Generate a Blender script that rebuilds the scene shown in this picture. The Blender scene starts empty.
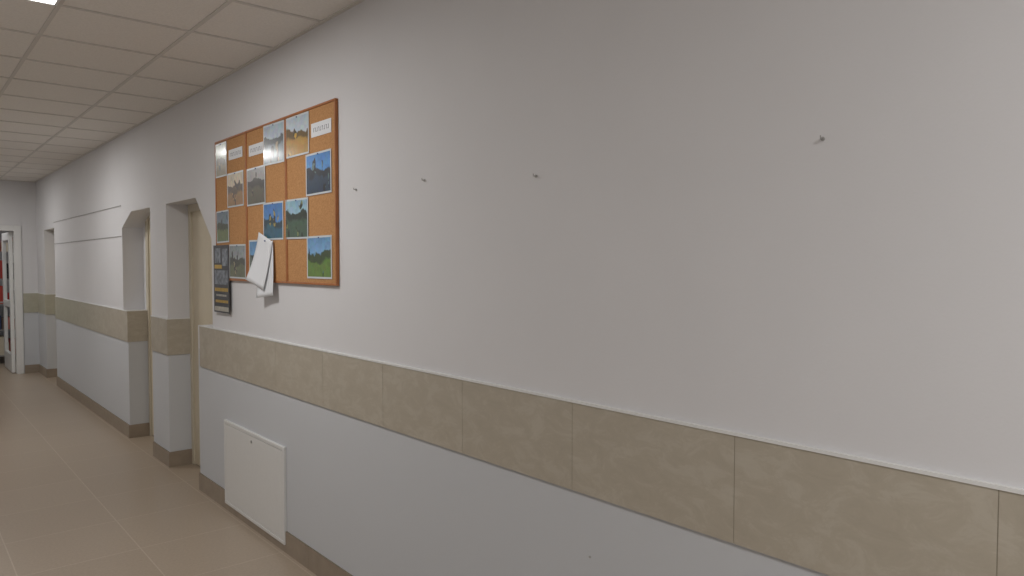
import bpy, bmesh, math, random
from mathutils import Vector, Matrix
random.seed(4)
sc=bpy.context.scene
sc.view_settings.view_transform='Standard'
sc.view_settings.look='None'

WX=1.71      # corridor face of the right wall
CH=2.91      # ceiling height
YE=13.1      # end wall
XL=-1.05     # left wall
YB=-3.0      # back wall

# ---------------------------------------------------------------- materials
def lin(c):
    return tuple(((v/255)/12.92 if v/255<=0.04045 else ((v/255+0.055)/1.055)**2.4) for v in c)+(1,)
def mat(name,col,rough=0.6,noise=0.04,scale=30,bump=0.0,bscale=200,spec=0.5,metal=0.0,coat=0.0):
    m=bpy.data.materials.new(name); m.use_nodes=True
    nt=m.node_tree; b=nt.nodes['Principled BSDF']
    b.inputs['Roughness'].default_value=rough
    b.inputs['Specular IOR Level'].default_value=spec
    b.inputs['Metallic'].default_value=metal
    b.inputs['Coat Weight'].default_value=coat
    g=nt.nodes.new('ShaderNodeNewGeometry')
    n=nt.nodes.new('ShaderNodeTexNoise'); n.inputs['Scale'].default_value=scale; n.inputs['Detail'].default_value=4
    nt.links.new(g.outputs['Position'],n.inputs['Vector'])
    r=nt.nodes.new('ShaderNodeValToRGB')
    c=lin(col)
    r.color_ramp.elements[0].position=0.3; r.color_ramp.elements[1].position=0.7
    r.color_ramp.elements[0].color=tuple(v*(1-noise) for v in c[:3])+(1,)
    r.color_ramp.elements[1].color=tuple(min(1,v*(1+noise)) for v in c[:3])+(1,)
    nt.links.new(n.outputs['Fac'],r.inputs['Fac'])
    nt.links.new(r.outputs['Color'],b.inputs['Base Color'])
    if bump>0:
        n2=nt.nodes.new('ShaderNodeTexNoise'); n2.inputs['Scale'].default_value=bscale; n2.inputs['Detail'].default_value=3
        nt.links.new(g.outputs['Position'],n2.inputs['Vector'])
        bp=nt.nodes.new('ShaderNodeBump'); bp.inputs['Strength'].default_value=bump; bp.inputs['Distance'].default_value=0.002
        nt.links.new(n2.outputs['Fac'],bp.inputs['Height']); nt.links.new(bp.outputs['Normal'],b.inputs['Normal'])
    return m

def wall_mat():
    m=mat('painted_plaster',(220,219,220),0.65,0.012,3,0.14,130,0.25)
    nt=m.node_tree; b=nt.nodes['Principled BSDF']
    src=b.inputs['Base Color'].links[0].from_socket
    g=[n for n in nt.nodes if n.bl_idname=='ShaderNodeNewGeometry'][0]
    s=nt.nodes.new('ShaderNodeSeparateXYZ'); nt.links.new(g.outputs['Position'],s.inputs[0])
    lt=nt.nodes.new('ShaderNodeMath'); lt.operation='LESS_THAN'; lt.inputs[1].default_value=1.05
    nt.links.new(s.outputs['Z'],lt.inputs[0])
    mx=nt.nodes.new('ShaderNodeMix'); mx.data_type='RGBA'
    nt.links.new(lt.outputs[0],mx.inputs[0]); nt.links.new(src,mx.inputs[6]); mx.inputs[7].default_value=lin((202,204,207))
    nt.links.new(mx.outputs[2],b.inputs['Base Color'])
    return m
M_wall=wall_mat()
M_white=mat('white_trim',(228,228,226),0.4,0.01)
M_panel=mat('white_enamel_metal',(222,222,220),0.35,0.01)
M_door=mat('beige_door_laminate',(214,203,180),0.45,0.03,8)
M_frame=mat('beige_door_frame',(205,196,176),0.45,0.02,8)
M_metal=mat('brushed_metal',(170,168,165),0.3,0.02,metal=0.9)
M_dark=mat('dark_plastic',(40,38,38),0.5)
M_wood=mat('board_wood_frame',(168,106,60),0.5,0.12,25)
M_paper=mat('white_paper',(228,230,233),0.6,0.01)
M_ink=mat('printed_ink',(90,90,98),0.7,0.05)

def tile_mat():
    m=bpy.data.materials.new('marbled_beige_tile'); m.use_nodes=True
    nt=m.node_tree; b=nt.nodes['Principled BSDF']; b.inputs['Roughness'].default_value=0.42
    g=nt.nodes.new('ShaderNodeNewGeometry')
    mp=nt.nodes.new('ShaderNodeMapping'); mp.inputs['Rotation'].default_value=(0.6,0,0); mp.inputs['Scale'].default_value=(1,1,1.8)
    nt.links.new(g.outputs['Position'],mp.inputs['Vector'])
    n=nt.nodes.new('ShaderNodeTexNoise'); n.inputs['Scale'].default_value=9; n.inputs['Detail'].default_value=10
    n.inputs['Roughness'].default_value=0.74; n.inputs['Distortion'].default_value=0.6
    nt.links.new(mp.outputs[0],n.inputs['Vector'])
    r=nt.nodes.new('ShaderNodeValToRGB'); e=r.color_ramp.elements
    e[0].position=0.3; e[0].color=lin((174,165,149)); e[1].position=0.72; e[1].color=lin((191,183,168))
    x=e.new(0.5); x.color=lin((181,172,156)); x=e.new(0.56); x.color=lin((186,178,163))
    nt.links.new(n.outputs['Fac'],r.inputs['Fac'])
    # the far stretch of tiles fades towards a greener tint
    s=nt.nodes.new('ShaderNodeSeparateXYZ'); nt.links.new(g.outputs['Position'],s.inputs[0])
    mr=nt.nodes.new('ShaderNodeMapRange'); mr.inputs['From Min'].default_value=8.2; mr.inputs['From Max'].default_value=10.5
    mr.inputs['To Max'].default_value=0.35
    nt.links.new(s.outputs['Y'],mr.inputs['Value'])
    mx=nt.nodes.new('ShaderNodeMix'); mx.data_type='RGBA'
    nt.links.new(mr.outputs[0],mx.inputs[0]); nt.links.new(r.outputs['Color'],mx.inputs[6]); mx.inputs[7].default_value=lin((178,184,162))
    nt.links.new(mx.outputs[2],b.inputs['Base Color'])
    return m
M_tile=tile_mat()
M_grout=mat('grout',(148,140,124),0.8)
M_base=mat('brown_skirting_tile',(152,138,122),0.45,0.08,12)

def floor_mat():
    m=bpy.data.materials.new('glazed_floor_tile'); m.use_nodes=True
    nt=m.node_tree; b=nt.nodes['Principled BSDF']; b.inputs['Roughness'].default_value=0.3
    g=nt.nodes.new('ShaderNodeNewGeometry')
    br=nt.nodes.new('ShaderNodeTexBrick'); br.offset=0.0; br.squash=1.0
    br.inputs['Scale'].default_value=1.0; br.inputs['Brick Width'].default_value=0.6; br.inputs['Row Height'].default_value=0.6
    br.inputs['Mortar Size'].default_value=0.0035; br.inputs['Mortar Smooth'].default_value=0.2
    br.inputs['Color1'].default_value=lin((168,152,134)); br.inputs['Color2'].default_value=lin((164,148,130)); br.inputs['Mortar'].default_value=lin((184,170,154))
    mp=nt.nodes.new('ShaderNodeMapping'); mp.inputs['Location'].default_value=(0.12,0.2,0)
    nt.links.new(g.outputs['Position'],mp.inputs[0]); nt.links.new(mp.outputs[0],br.inputs['Vector'])
    n=nt.nodes.new('ShaderNodeTexNoise'); n.inputs['Scale'].default_value=70; n.inputs['Detail'].default_value=5
    nt.links.new(g.outputs['Position'],n.inputs['Vector'])
    mr=nt.nodes.new('ShaderNodeMapRange'); mr.inputs['To Min'].default_value=0.82; mr.inputs['To Max'].default_value=1.16
    nt.links.new(n.outputs['Fac'],mr.inputs['Value'])
    vm=nt.nodes.new('ShaderNodeVectorMath'); vm.operation='SCALE'
    nt.links.new(br.outputs['Color'],vm.inputs[0]); nt.links.new(mr.outputs[0],vm.inputs['Scale'])
    nt.links.new(vm.outputs[0],b.inputs['Base Color'])
    bp=nt.nodes.new('ShaderNodeBump'); bp.inputs['Strength'].default_value=0.3; bp.inputs['Distance'].default_value=0.002; bp.invert=True
    nt.links.new(br.outputs['Fac'],bp.inputs['Height']); nt.links.new(bp.outputs[0],b.inputs['Normal'])
    return m
M_floor=floor_mat()
M_ctile=mat('mineral_ceiling_tile',(236,232,226),0.9,0.04,90,0.4,260,0.1)
M_grid=mat('ceiling_t_bar',(213,209,203),0.6,0.01)

def cork_mat():
    m=bpy.data.materials.new('cork'); m.use_nodes=True
    nt=m.node_tree; b=nt.nodes['Principled BSDF']; b.inputs['Roughness'].default_value=0.9
    g=nt.nodes.new('ShaderNodeNewGeometry')
    v=nt.nodes.new('ShaderNodeTexVoronoi'); v.inputs['Scale'].default_value=160
    nt.links.new(g.outputs['Position'],v.inputs['Vector'])
    r=nt.nodes.new('ShaderNodeValToRGB'); e=r.color_ramp.elements
    e[0].color=lin((176,126,80)); e[1].color=lin((196,148,98))
    sx=nt.nodes.new('ShaderNodeSeparateColor'); nt.links.new(v.outputs['Color'],sx.inputs[0])
    nt.links.new(sx.outputs[0],r.inputs[0]); nt.links.new(r.outputs[0],b.inputs['Base Color'])
    return m
M_cork=cork_mat()

def emis(name,col,s):
    m=bpy.data.materials.new(name); m.use_nodes=True
    b=m.node_tree.nodes['Principled BSDF']; b.inputs['Base Color'].default_value=(0.9,0.9,0.9,1)
    b.inputs['Emission Color'].default_value=col; b.inputs['Emission Strength'].default_value=s
    return m

# ---------------------------------------------------------------- helpers
def add_box(bm,lo,hi,mi=0):
    x0,y0,z0=lo;x1,y1,z1=hi
    v=[bm.verts.new(p) for p in [(x0,y0,z0),(x1,y0,z0),(x1,y1,z0),(x0,y1,z0),(x0,y0,z1),(x1,y0,z1),(x1,y1,z1),(x0,y1,z1)]]
    for f in [(0,3,2,1),(4,5,6,7),(0,1,5,4),(1,2,6,5),(2,3,7,6),(3,0,4,7)]:
        fc=bm.faces.new([v[i] for i in f]); fc.material_index=mi
def finish(name,bm,mats,parent=None,bevel=0,smooth=False):
    bmesh.ops.recalc_face_normals(bm,faces=bm.faces)
    me=bpy.data.meshes.new(name); bm.to_mesh(me); bm.free()
    for m in mats: me.materials.append(m)
    o=bpy.data.objects.new(name,me); bpy.context.collection.objects.link(o)
    if parent: o.parent=parent
    if bevel:
        md=o.modifiers.new('bevel','BEVEL'); md.width=bevel; md.segments=2; md.limit_method='ANGLE'
    if smooth:
        for p in me.polygons: p.use_smooth=True
    return o
def boxes(name,lst,mats,parent=None,bevel=0):
    bm=bmesh.new()
    for b in lst: add_box(bm,b[0],b[1],b[2] if len(b)>2 else 0)
    return finish(name,bm,mats,parent,bevel)
def empty(name,loc=(0,0,0)):
    e=bpy.data.objects.new(name,None); bpy.context.collection.objects.link(e); e.empty_display_size=0.1
    return e
def prism_x(bm,pts,x0,x1,mi=0):
    a=[bm.verts.new((x0,y,z)) for y,z in pts]; b=[bm.verts.new((x1,y,z)) for y,z in pts]
    n=len(pts)
    fs=[bm.faces.new(a),bm.faces.new(b[::-1])]
    for i in range(n):
        fs.append(bm.faces.new([a[i],b[i],b[(i+1)%n],a[(i+1)%n]]))
    for f in fs: f.material_index=mi
def cyl(bm,p0,p1,r,seg=12,mi=0,r2=None):
    p0=Vector(p0);p1=Vector(p1);d=p1-p0
    q=d.to_track_quat('Z','Y').to_matrix().to_4x4()
    ret=bmesh.ops.create_cone(bm,cap_ends=True,segments=seg,radius1=r,radius2=r if r2 is None else r2,depth=d.length,matrix=Matrix.Translation((p0+p1)/2)@q)
    for v in ret['verts']:
        for f in v.link_faces: f.material_index=mi

# ---------------------------------------------------------------- room shell
TW=0.20
N1L,N1U=5.52,5.20
P0,P1=6.285,6.76
F2L,F2U=7.59,7.76
G0,G1=11.55,12.4
LZ=2.16; BT=1.222; BB=0.925
bm=bmesh.new()
for pts in [
    [(YB,0),(N1L,0),(N1L,BT),(YB,BT)],
    [(YB,BT),(N1U,BT),(N1U,1.85),(YB,1.85)],
    [(YB,1.85),(N1U,1.85),(5.54,LZ),(YB,LZ)],
    [(P0,0),(P1,0),(P1,LZ),(P0,LZ)],
    [(F2L,0),(G0,0),(G0,BT),(F2L,BT)],
    [(F2U,BT),(G0,BT),(G0,2.02),(F2U,2.02)],
    [(F2U,2.02),(G0,2.02),(G0,LZ),(7.40,LZ)],
    [(G1,0),(YE,0),(YE,LZ),(G1,LZ)],
    [(YB,LZ),(YE,LZ),(YE,CH),(YB,CH)]]:
    prism_x(bm,pts,WX,WX+TW)
finish('wall_right',bm,[M_wall])
boxes('floor',[((XL-0.1,YB-0.1,-0.1),(4.0,YE+3.6,0))],[M_floor])
boxes('wall_left',[((XL-0.15,YB,0),(XL,YE,CH))],[M_wall])
boxes('wall_back',[((XL-0.15,YB-0.15,0),(WX+TW,YB,CH))],[M_wall])
# end wall with doorway
DX0,DX1,DZ=0.46,1.46,2.20
boxes('wall_end',[((XL-0.15,YE,0),(DX0,YE+0.2,CH)),((DX1,YE,0),(WX+TW,YE+0.2,CH)),((DX0,YE,DZ),(DX1,YE+0.2,CH))],[M_wall])
# room behind the end doorway
boxes('wall_storeroom',[((-0.6,YE+3.4,0),(2.8,YE+3.5,2.9)),((-0.7,YE+0.2,0),(-0.6,YE+3.5,2.9)),((2.7,YE+0.2,0),(2.8,YE+3.5,2.9))],[M_wall])
boxes('ceiling_storeroom',[((-0.7,YE+0.2,2.9),(2.8,YE+3.5,3.0))],[M_ctile])

# ceiling : slab + T-bar grid + slightly dropped tiles
bm=bmesh.new()
add_box(bm,(XL-0.15,YB-0.15,CH+0.004),(WX+TW,YE+0.2,CH+0.1),0)
gx=[0.04-0.6,0.04,0.64,1.24]
for x in gx: add_box(bm,(x-0.010,YB,CH-0.001),(x+0.010,YE,CH+0.006),1)
y=4.05-0.6*11
while y<YE:
    add_box(bm,(XL,y-0.010,CH-0.0015),(WX,y+0.010,CH+0.006),1); y+=0.6
add_box(bm,(WX-0.020,YB,CH-0.003),(WX,YE,CH+0.006),1)
add_box(bm,(XL,YE-0.020,CH-0.003),(WX,YE,CH+0.006),1)
finish('ceiling',bm,[M_ctile,M_grid])

# ceiling light panels
M_lens=emis('lit_diffuser',(1.0,0.99,0.975,1),6.0)
for i,y0 in enumerate([-1.35,3.45,7.65,11.25]):
    e=empty('ceiling_light_panel'); q=0.02
    boxes('housing',[((q+0.032,y0+0.012,CH-0.010),(q+0.608,y0+0.024,CH+0.003)),((q+0.032,y0+0.576,CH-0.010),(q+0.608,y0+0.588,CH+0.003)),
                     ((q+0.032,y0+0.024,CH-0.010),(q+0.044,y0+0.576,CH+0.003)),((q+0.596,y0+0.024,CH-0.010),(q+0.608,y0+0.576,CH+0.003))],[M_white],e)
    boxes('diffuser',[((q+0.044,y0+0.024,CH-0.006),(q+0.596,y0+0.576,CH+0.003))],[M_lens],e)
    L=bpy.data.lights.new('lamp','AREA'); L.shape='SQUARE'; L.size=0.54; L.energy=[40,21,18,13][i]; L.color=(1.0,0.99,0.98)
    lo=bpy.data.objects.new('lamp',L); bpy.context.collection.objects.link(lo); lo.location=(0.34,y0+0.3,CH-0.02); lo.parent=e

# ---------------------------------------------------------------- tile band, baseboard, ledge
th=0.008
def band_run(bm,y0,y1,face='x',x0=None,x1=None,yy=None,start=None,z0=BB,z1=BT-0.004,w=0.607,mi=0,gi=1,t=th):
    # grout backing + individual tiles
    g=0.0012
    if face=='x':
        add_box(bm,(WX-t+0.001,y0,z0),(WX,y1,z1),gi)
        s=start if start is not None else y0
        while s>y0: s-=w
        while s<y1-1e-4:
            a=max(s,y0);b=min(s+w,y1)
            if b-a>0.01: add_box(bm,(WX-t,a+(g if a>y0 else 0),z0),(WX-t+0.004,b-(g if b<y1 else 0),z1),mi)
            s+=w
    else:
        add_box(bm,(x0,yy-t,z0),(x1,yy,z1),mi)
bm=bmesh.new()
band_run(bm,YB,N1L-0.05,start=0.451)
band_run(bm,P0,P1,start=P0)
band_run(bm,F2L,G0,start=F2L)
band_run(bm,G1,YE,start=G1)
for yy in (P0,F2L,G1): band_run(bm,0,0,'y',WX-th,WX+TW-0.03,yy)
band_run(bm,0,0,'y',DX1+0.06,WX-th,YE)
finish('trim_1',bm,[M_tile,M_grout])
bm=bmesh.new()
for a,b in ((YB,N1L-0.05),(P0,P1),(F2L,G0),(G1,YE)): add_box(bm,(WX-0.011,a,BT-0.004),(WX,b,BT+0.005))
for yy in (P0,F2L,G1): add_box(bm,(WX-0.011,yy-0.011,BT-0.004),(WX+TW-0.03,yy,BT+0.005))
add_box(bm,(DX1+0.06,YE-0.011,BT-0.004),(WX-0.011,YE,BT+0.005))
finish('trim_2',bm,[M_white])
bm=bmesh.new(); BH=0.125
for a,b in ((YB,N1L),(P0,P1),(F2L,G0),(G1,YE)): band_run(bm,a,b,start=a,z0=0,z1=BH,t=0.010)
for yy in (P0,F2L,G1): band_run(bm,0,0,'y',WX-0.010,WX+TW-0.03,yy,z0=0,z1=BH,t=0.010)
finish('baseboard_right',bm,[M_base,M_grout])
boxes('baseboard_end',[((DX1+0.06,YE-0.01,0),(WX-0.01,YE,BH)),((XL,YE-0.01,0),(DX0-0.06,YE,BH))],[M_base])
boxes('baseboard_left',[((XL,YB,0),(XL+0.01,YE-0.01,BH))],[M_base])

# ---------------------------------------------------------------- doors of the right wall
def door(name,y0,y1,z1):
    e=empty(name); xf=WX+TW-0.03
    boxes('frame',[((xf,y0-0.03,0.0),(xf+0.06,y0+0.05,z1)),((xf,y1-0.05,0.0),(xf+0.06,y1+0.03,z1)),((xf,y0+0.05,z1-0.06),(xf+0.06,y1-0.05,z1))],[M_frame],e,0.003)
    bm=bmesh.new()
    add_box(bm,(xf+0.015,y0+0.05,0.006),(xf+0.055,y1-0.05,z1-0.06))
    finish('leaf',bm,[M_door],e,0.002)
    bm=bmesh.new(); yh=y0+0.12
    add_box(bm,(xf+0.008,yh-0.02,0.92),(xf+0.016,yh+0.02,1.14))
    cyl(bm,(xf+0.01,yh,1.05),(xf-0.03,yh,1.05),0.009); cyl(bm,(xf-0.03,yh-0.005,1.05),(xf-0.03,yh+0.11,1.05),0.008)
    finish('handle',bm,[M_metal],e,smooth=False)
door('door_1',N1L,P0,LZ)
door('door_2',P1,F2L,LZ)
door('door_3',G0,G1,LZ)
# side infill behind the wider upper part of the openings
boxes('wall_infill',[((WX+TW-0.015,N1U-0.1,0),(WX+TW+0.06,N1L-0.03,CH)),((WX+TW-0.015,F2L+0.03,0),(WX+TW+0.06,F2U+0.1,CH))],[M_wall])

# ---------------------------------------------------------------- far end glazed door (open) and store shelves
e=empty('door_4')
boxes('frame',[((DX0-0.05,YE-0.02,0),(DX0+0.04,YE+0.12,DZ+0.04)),((DX1-0.04,YE-0.02,0),(DX1+0.05,YE+0.12,DZ+0.04)),((DX0+0.04,YE-0.02,DZ-0.04),(DX1-0.04,YE+0.12,DZ+0.04))],[M_white],e,0.004)
bm=bmesh.new()   # leaf opened into the store room, hinged on the right
lx=DX1-0.09
add_box(bm,(lx,YE+0.12,0.01),(lx+0.045,YE+0.23,2.15)); add_box(bm,(lx,YE+0.93,0.01),(lx+0.045,YE+1.04,2.15))
add_box(bm,(lx,YE+0.23,0.01),(lx+0.045,YE+0.93,0.28)); add_box(bm,(lx,YE+0.23,2.03),(lx+0.045,YE+0.93,2.15)); add_box(bm,(lx,YE+0.23,1.0),(lx+0.045,YE+0.93,1.1))
finish('leaf',bm,[M_white],e,0.003)
bm=bmesh.new(); cyl(bm,(lx,YE+0.98,1.05),(lx-0.05,YE+0.98,1.05),0.01); cyl(bm,(lx-0.05,YE+0.99,1.05),(lx-0.05,YE+0.86,1.05),0.009)
finish('handle',bm,[M_metal],e)
M_shelf=mat('grey_shelf',(150,148,146),0.5)
e=empty('storage_shelf')
sy0,sy1=YE+1.5,YE+1.95
fr=[]
for x in (0.2,1.1,2.0):
    fr+= [((x,sy0,0),(x+0.03,sy0+0.03,2.1)),((x,sy1-0.03,0),(x+0.03,sy1,2.1))]
for z in (0.12,0.55,0.98,1.4,1.85): fr.append(((0.2,sy0,z),(2.03,sy1,z+0.02)))
boxes('rack',fr,[M_shelf],e)
cols=[(150,40,36),(50,60,90),(190,120,110),(40,40,44),(200,190,170),(70,90,70),(170,60,50),(110,90,80)]
cm=[mat('box_colour_%d'%i,c,0.6) for i,c in enumerate(cols)]
bm=bmesh.new()
for z in (0.14,0.57,1.0,1.42,1.87):
    x=0.26
    while x<1.95:
        w=random.uniform(0.05,0.16); h=random.uniform(0.15,0.34)
        if not(1.06<x+w and x<1.14): add_box(bm,(x,sy0+0.03,z),(x+w-0.01,sy1-0.05,z+h),random.randrange(8))
        x+=w
finish('stored_boxes',bm,cm,e)
L=bpy.data.lights.new('storeroom_lamp','AREA'); L.size=0.5; L.energy=9; lo=bpy.data.objects.new('storeroom_lamp',L); bpy.context.collection.objects.link(lo); lo.location=(0.9,YE+0.8,2.85)

# ---------------------------------------------------------------- access panel
e=empty('radiator_access_panel')
y0,y1,z0,z1=3.975,4.955,0.045,0.617
boxes('frame',[((WX-0.018,y0,z0),(WX+0.0,y1,z0+0.022)),((WX-0.018,y0,z1-0.022),(WX,y1,z1)),((WX-0.018,y0,z0+0.022),(WX,y0+0.022,z1-0.022)),((WX-0.018,y1-0.022,z0+0.022),(WX,y1,z1-0.022))],[M_panel],e,0.003)
boxes('door_sheet',[((WX-0.016,y0+0.025,z0+0.025),(WX-0.008,y1-0.025,z1-0.025))],[M_panel],e,0.002)
bm=bmesh.new(); cyl(bm,(WX-0.015,(y0+y1)/2,z1-0.06),(WX-0.020,(y0+y1)/2,z1-0.06),0.009,16)
finish('lock',bm,[M_metal],e)

# ---------------------------------------------------------------- cork board
board=empty('cork_bulletin_board')
bz0,bz1=1.565,2.50
edges=[3.305,3.905,4.50,5.06]
for i in range(3):
    a,b=edges[i]+0.001,edges[i+1]-0.001; w=0.012; xa=WX-0.018
    boxes('frame_%d'%(i+1),[((xa,a,bz0),(WX,b,bz0+w)),((xa,a,bz1-w),(WX,b,bz1)),((xa,a,bz0+w),(WX,a+w,bz1-w)),((xa,b-w,bz0+w),(WX,b,bz1-w))],[M_wood],board,0.002)
    boxes('cork_%d'%(i+1),[((WX-0.013,a+w,bz0+w),(WX,b-w,bz1-w))],[M_cork],board)

def photo_mat(idx,sky,ground,blob,hor=0.45,amt=0.5,scale=11,accent=(200,170,60)):
    m=bpy.data.materials.new('laminated_photo_%d'%idx); m.use_nodes=True
    nt=m.node_tree; b=nt.nodes['Principled BSDF']; b.inputs['Roughness'].default_value=0.3
    b.inputs['Coat Weight'].default_value=0.5; b.inputs['Coat Roughness'].default_value=0.12
    tc=nt.nodes.new('ShaderNodeTexCoord'); s=nt.nodes.new('ShaderNodeSeparateXYZ'); nt.links.new(tc.outputs['Generated'],s.inputs[0])
    g=nt.nodes.new('ShaderNodeNewGeometry')
    mp=nt.nodes.new('ShaderNodeMapping'); mp.inputs['Location'].default_value=(idx*3.1,idx*1.7,idx); nt.links.new(g.outputs['Position'],mp.inputs[0])
    n=nt.nodes.new('ShaderNodeTexNoise'); n.inputs['Scale'].default_value=scale; n.inputs['Detail'].default_value=4
    nt.links.new(mp.outputs[0],n.inputs['Vector'])
    # distance above ground, disturbed -> ground / tree line / sky
    ad=nt.nodes.new('ShaderNodeMath'); ad.operation='MULTIPLY_ADD'; ad.inputs[1].default_value=0.6
    nt.links.new(n.outputs['Fac'],ad.inputs[0]); nt.links.new(s.outputs['Z'],ad.inputs[2])
    r0=nt.nodes.new('ShaderNodeValToRGB'); e=r0.color_ramp.elements; h=(hor+0.30)/1.3
    mid=tuple(max(8,int(a*0.45+c*0.3)) for a,c in zip(ground,blob))
    e[0].position=0; e[0].color=lin(ground); e[1].position=1.0; e[1].color=lin(sky)
    x=e.new(h-0.20); x.color=lin(ground); x=e.new(h-0.14); x.color=lin(mid); x=e.new(h-0.02); x.color=lin(mid); x=e.new(h+0.01); x.color=lin(tuple(min(255,c+20) for c in sky))
    dv=nt.nodes.new('ShaderNodeMath'); dv.operation='DIVIDE'; dv.inputs[1].default_value=1.3
    nt.links.new(ad.outputs[0],dv.inputs[0]); nt.links.new(dv.outputs[0],r0.inputs[0])
    v=nt.nodes.new('ShaderNodeTexVoronoi'); v.inputs['Scale'].default_value=45; nt.links.new(mp.outputs[0],v.inputs['Vector'])
    hs=nt.nodes.new('ShaderNodeHueSaturation'); hs.inputs['Saturation'].default_value=0.5; nt.links.new(v.outputs['Color'],hs.inputs['Color'])
    m3=nt.nodes.new('ShaderNodeMix'); m3.data_type='RGBA'; m3.blend_type='OVERLAY'; m3.inputs[0].default_value=0.2
    nt.links.new(r0.outputs[0],m3.inputs[6]); nt.links.new(hs.outputs[0],m3.inputs[7])
    # upright dark figures + coloured accents in the lower middle
    mp2=nt.nodes.new('ShaderNodeMapping'); mp2.inputs['Scale'].default_value=(1,1.0,0.45); nt.links.new(mp.outputs[0],mp2.inputs[0])
    n2=nt.nodes.new('ShaderNodeTexNoise'); n2.inputs['Scale'].default_value=scale*2.4; n2.inputs['Detail'].default_value=1
    nt.links.new(mp2.outputs[0],n2.inputs['Vector'])
    d=nt.nodes.new('ShaderNodeVectorMath'); d.operation='DISTANCE'; d.inputs[1].default_value=(0.5,0.5,0.36)
    nt.links.new(tc.outputs['Generated'],d.inputs[0])
    sb=nt.nodes.new('ShaderNodeMath'); sb.operation='MULTIPLY_ADD'; sb.inputs[1].default_value=-0.50
    nt.links.new(d.outputs['Value'],sb.inputs[0]); nt.links.new(n2.outputs['Fac'],sb.inputs[2])
    r=nt.nodes.new('ShaderNodeValToRGB'); t=0.42-amt*0.20
    r.color_ramp.elements[0].position=t; r.color_ramp.elements[1].position=t+0.03
    nt.links.new(sb.outputs[0],r.inputs[0])
    sc2=nt.nodes.new('ShaderNodeSeparateColor'); nt.links.new(v.outputs['Color'],sc2.inputs[0])
    ga=nt.nodes.new('ShaderNodeMath'); ga.operation='GREATER_THAN'; ga.inputs[1].default_value=0.74; nt.links.new(sc2.outputs[1],ga.inputs[0])
    m4=nt.nodes.new('ShaderNodeMix'); m4.data_type='RGBA'; m4.inputs[6].default_value=lin(blob); m4.inputs[7].default_value=lin(accent)
    nt.links.new(ga.outputs[0],m4.inputs[0])
    m2=nt.nodes.new('ShaderNodeMix'); m2.data_type='RGBA'
    nt.links.new(m4.outputs[2],m2.inputs[7])
    nt.links.new(r.outputs[0],m2.inputs[0]); nt.links.new(m3.outputs[2],m2.inputs[6])
    nt.links.new(m2.outputs[2],b.inputs['Base Color'])
    return m
M_border=mat('photo_paper',(206,212,216),0.3,0.01,coat=0.5)
# y0,y1,z0,z1, sky, ground, blob, horizon, amount, accent
P=[(3.605,3.900,2.262,2.484,(176,190,200),(176,134,50),(66,56,38),0.66,0.5,(214,170,50)),
   (3.352,3.645,2.036,2.256,(56,124,190),(34,56,80),(18,24,30),0.62,0.6,(90,120,120)),
   (3.622,3.915,1.812,2.032,(130,168,190),(66,92,74),(28,38,34),0.70,0.6,(130,140,84)),
   (3.356,3.642,1.598,1.822,(96,146,190),(96,128,50),(34,46,44),0.62,0.45,(60,90,140)),
   (3.920,4.215,2.252,2.486,(160,174,188),(116,134,140),(36,38,46),0.66,0.6,(170,150,120)),
   (4.195,4.482,2.032,2.262,(132,130,128),(90,86,70),(32,32,36),0.66,0.7,(150,130,110)),
   (3.945,4.232,1.815,2.034,(52,112,176),(34,92,114),(18,36,50),0.56,0.5,(176,156,60)),
   (4.180,4.46,1.598,1.82,(74,128,176),(56,80,64),(24,34,38),0.6,0.6,(110,120,110)),
   (4.835,5.042,2.255,2.482,(124,136,108),(114,98,56),(44,48,34),0.6,0.6,(160,140,90)),
   (4.545,4.83,2.042,2.265,(182,168,140),(152,116,74),(56,44,36),0.6,0.6,(190,150,100)),
   (4.81,5.042,1.816,2.03,(94,114,126),(98,114,66),(36,44,36),0.6,0.6,(150,150,120)),
   (4.520,4.805,1.58,1.80,(128,136,138),(94,100,72),(40,42,38),0.6,0.6,(150,140,110))]
M_pin=mat('pin_plastic',(60,80,130),0.3)
for i,(a,b,z0,z1,sk,gr,bl,ho,am,ac) in enumerate(P):
    rot=random.uniform(-0.015,0.015)
    cy,cz=(a+b)/2,(z0+z1)/2
    xx=WX-0.0155-0.0006*(i%3)
    def pl(name,ins,x,t,m,par):
        bm=bmesh.new(); add_box(bm,(x-t,a+ins-cy,z0+ins-cz),(x,b-ins-cy,z1-ins-cz))
        bmesh.ops.rotate(bm,verts=bm.verts,cent=(0,0,0),matrix=Matrix.Rotation(rot,3,'X'))
        bmesh.ops.translate(bm,verts=bm.verts,vec=(0,cy,cz)); return finish(name,bm,[m],par)
    pl('photo_sheet_%d'%(i+1),0,xx,0.0012,M_border,board)
    pl('photo_image_%d'%(i+1),0.010,xx-0.0012,0.0003,photo_mat(i,sk,gr,bl,ho,am,9,ac),board)
    bm=bmesh.new(); cyl(bm,(xx,cy,z1-0.010),(xx-0.006,cy,z1-0.010),0.0035,10); finish('push_pin_%d'%(i+1),bm,[M_pin],board)
for i,(a,b,z0,z1) in enumerate([(3.352,3.58,2.338,2.41),(4.225,4.45,2.335,2.402),(4.56,4.80,2.35,2.416)]):
    bm=bmesh.new(); add_box(bm,(WX-0.0155,a,z0),(WX-0.0145,b,z1),0)
    n=9; m=(z0+z1)/2
    for k in range(n):
        y=a+0.03+(b-a-0.06)*k/(n-1)
        add_box(bm,(WX-0.0158,y-0.0018,m-0.011),(WX-0.0155,y+0.0018,m+0.011),1)
        if k%2: add_box(bm,(WX-0.0158,y,m+0.008),(WX-0.0155,y+0.010,m+0.011),1)
        elif k<n-1: add_box(bm,(WX-0.0158,y,m-0.011),(WX-0.0155,y+0.010,m-0.008),1)
    finish('label_%d'%(i+1),bm,[M_paper,M_ink],board)

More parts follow.
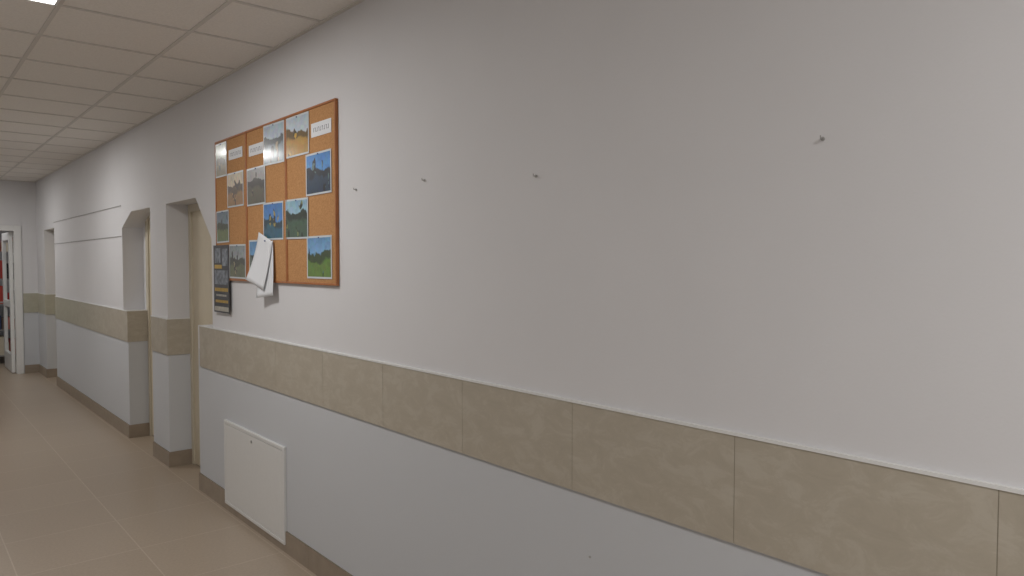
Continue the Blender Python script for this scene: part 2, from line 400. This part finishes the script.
# poster hanging below the left of the board
M_pdark=mat('poster_dark_print',(54,55,60),0.35,0.25,18,coat=0.3)
M_pyel=mat('poster_yellow_print',(190,156,70),0.4,0.1,40)
M_pgrey=mat('poster_grey_print',(120,126,134),0.4,0.6,30)
M_ppale=mat('poster_pale_print',(176,172,160),0.4,0.2,40)
e=empty('wall_poster')
xq=WX-0.0205
bm=bmesh.new(); add_box(bm,(xq-0.001,4.805,1.345),(xq,5.10,1.80),0)
def pr(a,b,z0,z1,k): add_box(bm,(xq-0.0016,a,z0),(xq-0.001,b,z1),k)
pr(4.82,5.085,1.355,1.385,3)
pr(4.83,4.93,1.66,1.775,2); pr(4.96,5.07,1.68,1.78,2); pr(4.83,5.08,1.535,1.63,2)
pr(4.94,5.08,1.642,1.668,1)
def words(a,b,z0,z1,k):
    y=a
    while y<b-0.01:
        w=random.uniform(0.010,0.022); pr(y,min(b,y+w),z0,z1,k); y+=w+0.006
words(4.83,5.08,1.488,1.512,1); words(4.86,5.05,1.455,1.468,3); words(4.83,5.08,1.412,1.430,1)
finish('print',bm,[M_pdark,M_pyel,M_pgrey,M_ppale],e)

# loose papers pinned over the board, curled
def sheet(name,cy,cz,w,h,rot,x,curl,par=None):
    bm=bmesh.new(); nx,nz=8,12; vs=[]
    for j in range(nz+1):
        row=[]
        for i in range(nx+1):
            u=i/nx-0.5; v=-j/nz
            yy=u*w; zz=v*h
            dx=-curl*(j/nz)**2*(1+0.9*u)-0.006*(abs(u)*2)**2*(j/nz)
            c,s=math.cos(rot),math.sin(rot)
            row.append(bm.verts.new((x+dx,cy+yy*c-zz*s,cz+yy*s+zz*c)))
        vs.append(row)
    for j in range(nz):
        for i in range(nx): bm.faces.new([vs[j][i],vs[j][i+1],vs[j+1][i+1],vs[j+1][i]])
    o=finish(name,bm,[M_paper],par,smooth=True)
    md=o.modifiers.new('s','SOLIDIFY'); md.thickness=0.0006
    return o
sheet('loose_sheet_1',4.18,1.80,0.21,0.32,-0.10,WX-0.024,0.02,board)
sheet('loose_sheet_2',4.17,1.835,0.21,0.30,0.30,WX-0.030,0.03,board)
bm=bmesh.new(); cyl(bm,(WX-0.0185,4.17,1.81),(WX-0.038,4.17,1.81),0.004,10); finish('push_pin_13',bm,[M_pin],board)

# ---------------------------------------------------------------- hooks, screw, rails
M_hook=mat('hook_plastic',(165,163,160),0.4)
for (y,z,s) in [(0.832,1.979,0.6),(1.85,1.982,0.65),(2.54,2.027,0.65),(3.127,2.033,0.65)]:
    bm=bmesh.new()
    cyl(bm,(WX,y,z),(WX-0.004,y,z),0.008*s,16,0); cyl(bm,(WX-0.003,y,z),(WX-0.022*s,y,z),0.0028*s,10,1)
    cyl(bm,(WX-0.021*s,y,z-0.002),(WX-0.023*s,y,z+0.012*s),0.0026*s,10,1)
    finish('wall_hook',bm,[M_hook,M_metal])
bm=bmesh.new(); cyl(bm,(WX,1.59,0.72),(WX-0.002,1.59,0.72),0.004,12); finish('wall_screw',bm,[M_hook])
M_str=mat('grey_cord',(172,170,168),0.7)
for z in (2.235,1.94):
    bm=bmesh.new(); cyl(bm,(WX-0.006,F2U+0.02,z),(WX-0.006,G0-0.02,z),0.0032,8)
    for y in (F2U+0.03,9.0,10.3,G0-0.04): cyl(bm,(WX,y,z),(WX-0.009,y,z),0.005,8)
    finish('hanging_rail',bm,[M_str])

# ---------------------------------------------------------------- world + camera
w=bpy.data.worlds.new('world'); sc.world=w; w.use_nodes=True
w.node_tree.nodes['Background'].inputs[0].default_value=(0.5,0.5,0.5,1); w.node_tree.nodes['Background'].inputs[1].default_value=0.2
cd=bpy.data.cameras.new('camera'); cam=bpy.data.objects.new('camera',cd); bpy.context.collection.objects.link(cam)
cd.sensor_width=36; cd.lens=25.31; cd.clip_start=0.02
cam.location=(0,0,1.68); cam.rotation_euler=(math.radians(90-1.99),0,math.radians(-40.82))
sc.camera=cam
